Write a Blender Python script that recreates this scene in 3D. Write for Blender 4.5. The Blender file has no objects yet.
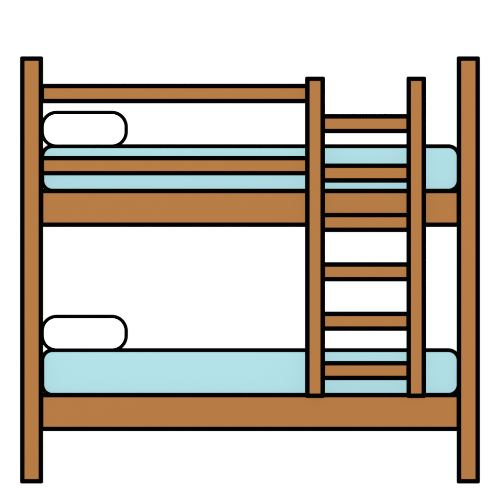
import bpy, bmesh, math
from mathutils import Vector

sc = bpy.context.scene
S = 0.005                       # metres per drawing unit: the bed is 2.3 m long and 2.1 m high
FEET = 483.6                    # drawing height of the feet


def X(px): return (px - 250.0) * S
def Z(py): return (FEET - py) * S


# ------------------------------------------------------------ camera, light
cam = bpy.data.cameras.new('camera')
cam.type = 'ORTHO'
cam.ortho_scale = 500 * S
cam.clip_end = 200
co = bpy.data.objects.new('camera', cam)
co.location = (0, -8, Z(250))
co.rotation_euler = (math.radians(90), 0, 0)
sc.collection.objects.link(co)
sc.camera = co

w = bpy.data.worlds.new('World')
sc.world = w
w.use_nodes = True
bg = w.node_tree.nodes['Background']
bg.inputs['Color'].default_value = (1, 1, 1, 1)
bg.inputs['Strength'].default_value = 1.04

sun = bpy.data.lights.new('added_front_sun', 'SUN')      # added sun along the view axis, flattens shading on front faces
sun.energy = 12.0
sun.angle = 0
so = bpy.data.objects.new('added_front_sun', sun)
so.location = (0, -6, 1.2)
so.rotation_euler = (math.radians(90), 0, 0)
sc.collection.objects.link(so)

sc.view_settings.view_transform = 'Standard'
sc.view_settings.look = 'None'
sc.view_settings.exposure = 0
sc.view_settings.gamma = 1


# ---------------------------------------------------------------- materials
def mat(name, rgb, rough=0.9):
    m = bpy.data.materials.new(name)
    m.use_nodes = True
    b = m.node_tree.nodes['Principled BSDF']
    b.inputs['Base Color'].default_value = (*rgb, 1)
    b.inputs['Roughness'].default_value = rough
    b.inputs['Specular IOR Level'].default_value = 0.0
    return m


WOOD = mat('brown_painted_wood', (0.1010, 0.0430, 0.0128))
BLACK = mat('black_edging', (0.0002, 0.0002, 0.0002))
BLUE = mat('pale_blue_cotton', (0.0960, 0.1630, 0.1730))
WHITE = mat('white_cotton', (0.86, 0.86, 0.86))
FLOOR = mat('white_floor', (0.86, 0.86, 0.86))


# ------------------------------------------------------------------ helpers
def link(name, bm, mats, parent=None):
    bmesh.ops.recalc_face_normals(bm, faces=bm.faces)
    me = bpy.data.meshes.new(name)
    bm.to_mesh(me)
    bm.free()
    for m in mats:
        me.materials.append(m)
    o = bpy.data.objects.new(name, me)
    sc.collection.objects.link(o)
    if parent is not None:
        o.parent = parent
        o.matrix_parent_inverse = parent.matrix_world.inverted()
    return o


def tag(o, label, cat, group=None):
    o['label'] = label
    o['category'] = cat
    if group:
        o['group'] = group


def edged(bm, x0, x1, y0, y1, z0, z1, edge=4.6 * S, rnd=1.7 * S, dip=0.0008):
    """A wooden member: rounded black edging round six slightly sunk brown faces."""
    g = 0.12 * S
    x0, x1, z0, z1 = x0 - g, x1 + g, z0 - g * (z0 > 0.01), z1 + g
    t = bmesh.new()
    bmesh.ops.create_cube(t, size=1)
    for v in t.verts:
        v.co = Vector(((x0 + x1) / 2 + v.co.x * (x1 - x0),
                       (y0 + y1) / 2 + v.co.y * (y1 - y0),
                       (z0 + z1) / 2 + v.co.z * (z1 - z0)))
    bmesh.ops.bevel(t, geom=list(t.edges), offset=rnd, segments=3, profile=0.5, affect='EDGES')
    t.normal_update()
    big = [f for f in t.faces
           if max(abs(c) for c in f.normal) > 0.9999 and f.calc_area() > 4e-4]
    for f in t.faces:
        f.material_index = 1
    for f in big:
        short = min(e.calc_length() for e in f.edges)      # narrow faces take a narrower edging
        bmesh.ops.inset_individual(t, faces=[f], thickness=min(edge - rnd, short * 0.3), depth=0, use_even_offset=True)
        r = bmesh.ops.inset_individual(t, faces=[f], thickness=0.0002, depth=-dip, use_even_offset=True)
        f.material_index = 0
    me = bpy.data.meshes.new('tmp')
    t.to_mesh(me)
    t.free()
    bm.from_mesh(me)
    bpy.data.meshes.remove(me)


def member(name, px0, px1, y0, y1, py0, py1, parent, **k):
    """px/py are drawing units, y is depth in metres."""
    bm = bmesh.new()
    edged(bm, X(px0), X(px1), y0, y1, Z(py1), Z(py0), **k)
    return link(name, bm, (WOOD, BLACK), parent)


def rr(px0, px1, py0, py1, r, off, n=14):
    """Rounded rectangle outline moved inwards by off (drawing units) -> [(x, z)]."""
    a, b, c, d = px0 + off, px1 - off, py0 + off, py1 - off
    q = max(r - off, 0.4)
    pts = []
    for cx, cy, s in ((b - q, c + q, 0), (a + q, c + q, 1), (a + q, d - q, 2), (b - q, d - q, 3)):
        for i in range(n + 1):
            t = math.pi / 2 * (s + i / n)
            pts.append((X(cx + q * math.cos(t)), Z(cy - q * math.sin(t))))
    return pts


def loft(bm, rings, caps=(True, True)):
    vs = [[bm.verts.new((x, y, z)) for x, z in pts] for pts, y in rings]
    for a, b in zip(vs, vs[1:]):
        for i in range(len(a)):
            j = (i + 1) % len(a)
            f = bm.faces.new((a[i], a[j], b[j], b[i]))
            f.smooth = True
    if caps[0]:
        bm.faces.new(vs[0])
    if caps[1]:
        bm.faces.new(vs[-1])
    return vs


def cushion(name, box, r, y0, y1, m, pipe=4.15, crown=0.0):
    """Mattress or pillow: cloth body with a round black piping at its front and back edge."""
    px0, px1, py0, py1 = box
    h = pipe * S / 2
    box = (box[0] - .12, box[1] + .12, box[2] - .15, box[3] + .12)
    bm = bmesh.new()
    rings = []
    prof = [(0.95, h * 1.25), (0.6, h * 1.5), (0.3, h * 2.1), (0.12, h * 3.5), (0.08, h * 6)]
    rings.append((rr(*box, r, pipe / 2 + 4), y0 + h * .7 - crown))
    rings.append((rr(*box, r, pipe / 2 + 1.6), y0 + h * .8 - crown * .5))
    rings.append((rr(*box, r, pipe / 2), y0 + h))
    for k, dy in prof:
        rings.append((rr(*box, r, k * pipe / 2), y0 + dy))
    back = [(p, y1 - (y - y0)) for p, y in reversed(rings)]
    loft(bm, rings + back)
    body = link(name, bm, (m,))
    for side in (0, 1):
        pb = bmesh.new()
        yc = y0 + h if side == 0 else y1 - h
        n = 12
        ring = []
        for i in range(n + 1):
            t = 2 * math.pi * i / n
            ring.append((rr(*box, r, pipe / 2 - math.cos(t) * pipe / 2), yc + math.sin(t) * h))
        loft(pb, ring, (False, False))
        bmesh.ops.remove_doubles(pb, verts=pb.verts, dist=1e-6)
        link('piping', pb, (BLACK,), body)
    return body


# ------------------------------------------------------------------ setting
bm = bmesh.new()
bmesh.ops.create_circle(bm, cap_ends=True, radius=30, segments=96)
o = link('floor', bm, (FLOOR,))
o.location.z = -0.0005
o['kind'] = 'structure'

# ----------------------------------------------------------------- bunk bed
bed = bpy.data.objects.new('bunk_bed', None)
bed.location = (0, 0.5, 0)
sc.collection.objects.link(bed)
tag(bed, 'brown wooden bunk bed with black edging, tall posts, guard rails and fixed ladder', 'bunk bed')
bpy.context.view_layer.update()

PD = 0.056                        # depth of a post
YB = 1.09                        # back of the bed
for a, b in ((20.1, 43.05), (456.75, 479.9)):
    member('post', a, b, 0, PD, 56.4, 483.6, bed)
    member('post', a + .3, b - .3, YB - PD, YB, 57, 483.6, bed)

# long rails, let into the posts at both ends
for t, b in ((188.85, 226.9), (392.9, 431.1)):
    member('side_rail', 38.9, 461, 0.010, 0.040, t, b, bed)
    member('side_rail', 38.9, 461, YB - 0.062, YB - 0.02, t + 1, b - 1, bed)
for t, b in ((83.85, 103.25), (155.95, 175.4)):
    member('guard_rail', 39.6, 310.5, 0.010, 0.034, t, b, bed)
member('guard_rail', 39.6, 460, YB - 0.062, YB - 0.02, 157, 174.5, bed)

# cross rails joining the posts of each end
for a, b in ((22.4, 38.5), (461.5, 477.5)):
    for t, bt in ((66, 92), (120, 146), (188, 226), (310, 336), (392.5, 430.5)):
        member('end_rail', a, b, PD - 0.03, YB - PD + 0.03, t, bt, bed)

# slatted base under each mattress, hidden behind the side rails
for top in (192.6, 396.8):
    bm = bmesh.new()
    for i in range(14):
        cx = 60 + i * (440 - 60) / 13
        edged(bm, X(cx - 9), X(cx + 9), 0.058, YB - 0.058, Z(top + 4.5), Z(top), edge=0.008, rnd=0.002)
    link('slatted_base', bm, (WOOD, BLACK), bed)

# ladder: two uprights, six rungs let into them
bm = bmesh.new()
for a, b in ((305.15, 324.9), (406.5, 426.0)):
    edged(bm, X(a), X(b), -0.022, 0.011, Z(397.95), Z(76.6))
ladder = link('ladder', bm, (WOOD, BLACK), bed)
rung0 = None
for i in range(6):
    t = 114.15 + i * 49.38
    if rung0 is None:
        rung0 = member('rung', 320.7, 410.8, -0.015, 0.008, t, t + 19.1, ladder)
        z0 = rung0.location.z
    else:
        r = rung0.copy()
        sc.collection.objects.link(r)
        r.parent = ladder
        r.location.z = z0 - i * 49.38 * S

# ---------------------------------------------------- mattresses and pillows
G1, G2 = 'mattresses of the bunk bed', 'pillows at the head of each bunk'
YM0, YM1 = PD + 0.003, YB - PD - 0.003
m = cushion('mattress', (40.4, 460.5, 144.35, 192.55), 12.3, YM0, YM1, BLUE)
tag(m, 'pale blue mattress on the upper bunk, partly behind the guard rail', 'mattress', G1)
m = cushion('mattress', (40.4, 460.5, 348.3, 396.75), 12.3, YM0, YM1, BLUE)
tag(m, 'pale blue mattress on the lower bunk, crossed by the foot of the ladder', 'mattress', G1)
p = cushion('pillow', (40.5, 127.85, 110.8, 147.8), 16.2, YM0 + .06, YM1 - .06, WHITE, crown=.008)
tag(p, 'white pillow with black piping on the upper mattress, under the top guard rail', 'pillow', G2)
p = cushion('pillow', (40.5, 127.85, 314.8, 351.8), 16.2, YM0 + .06, YM1 - .06, WHITE, crown=.008)
tag(p, 'white pillow with black piping on the lower mattress, near the left post', 'pillow', G2)
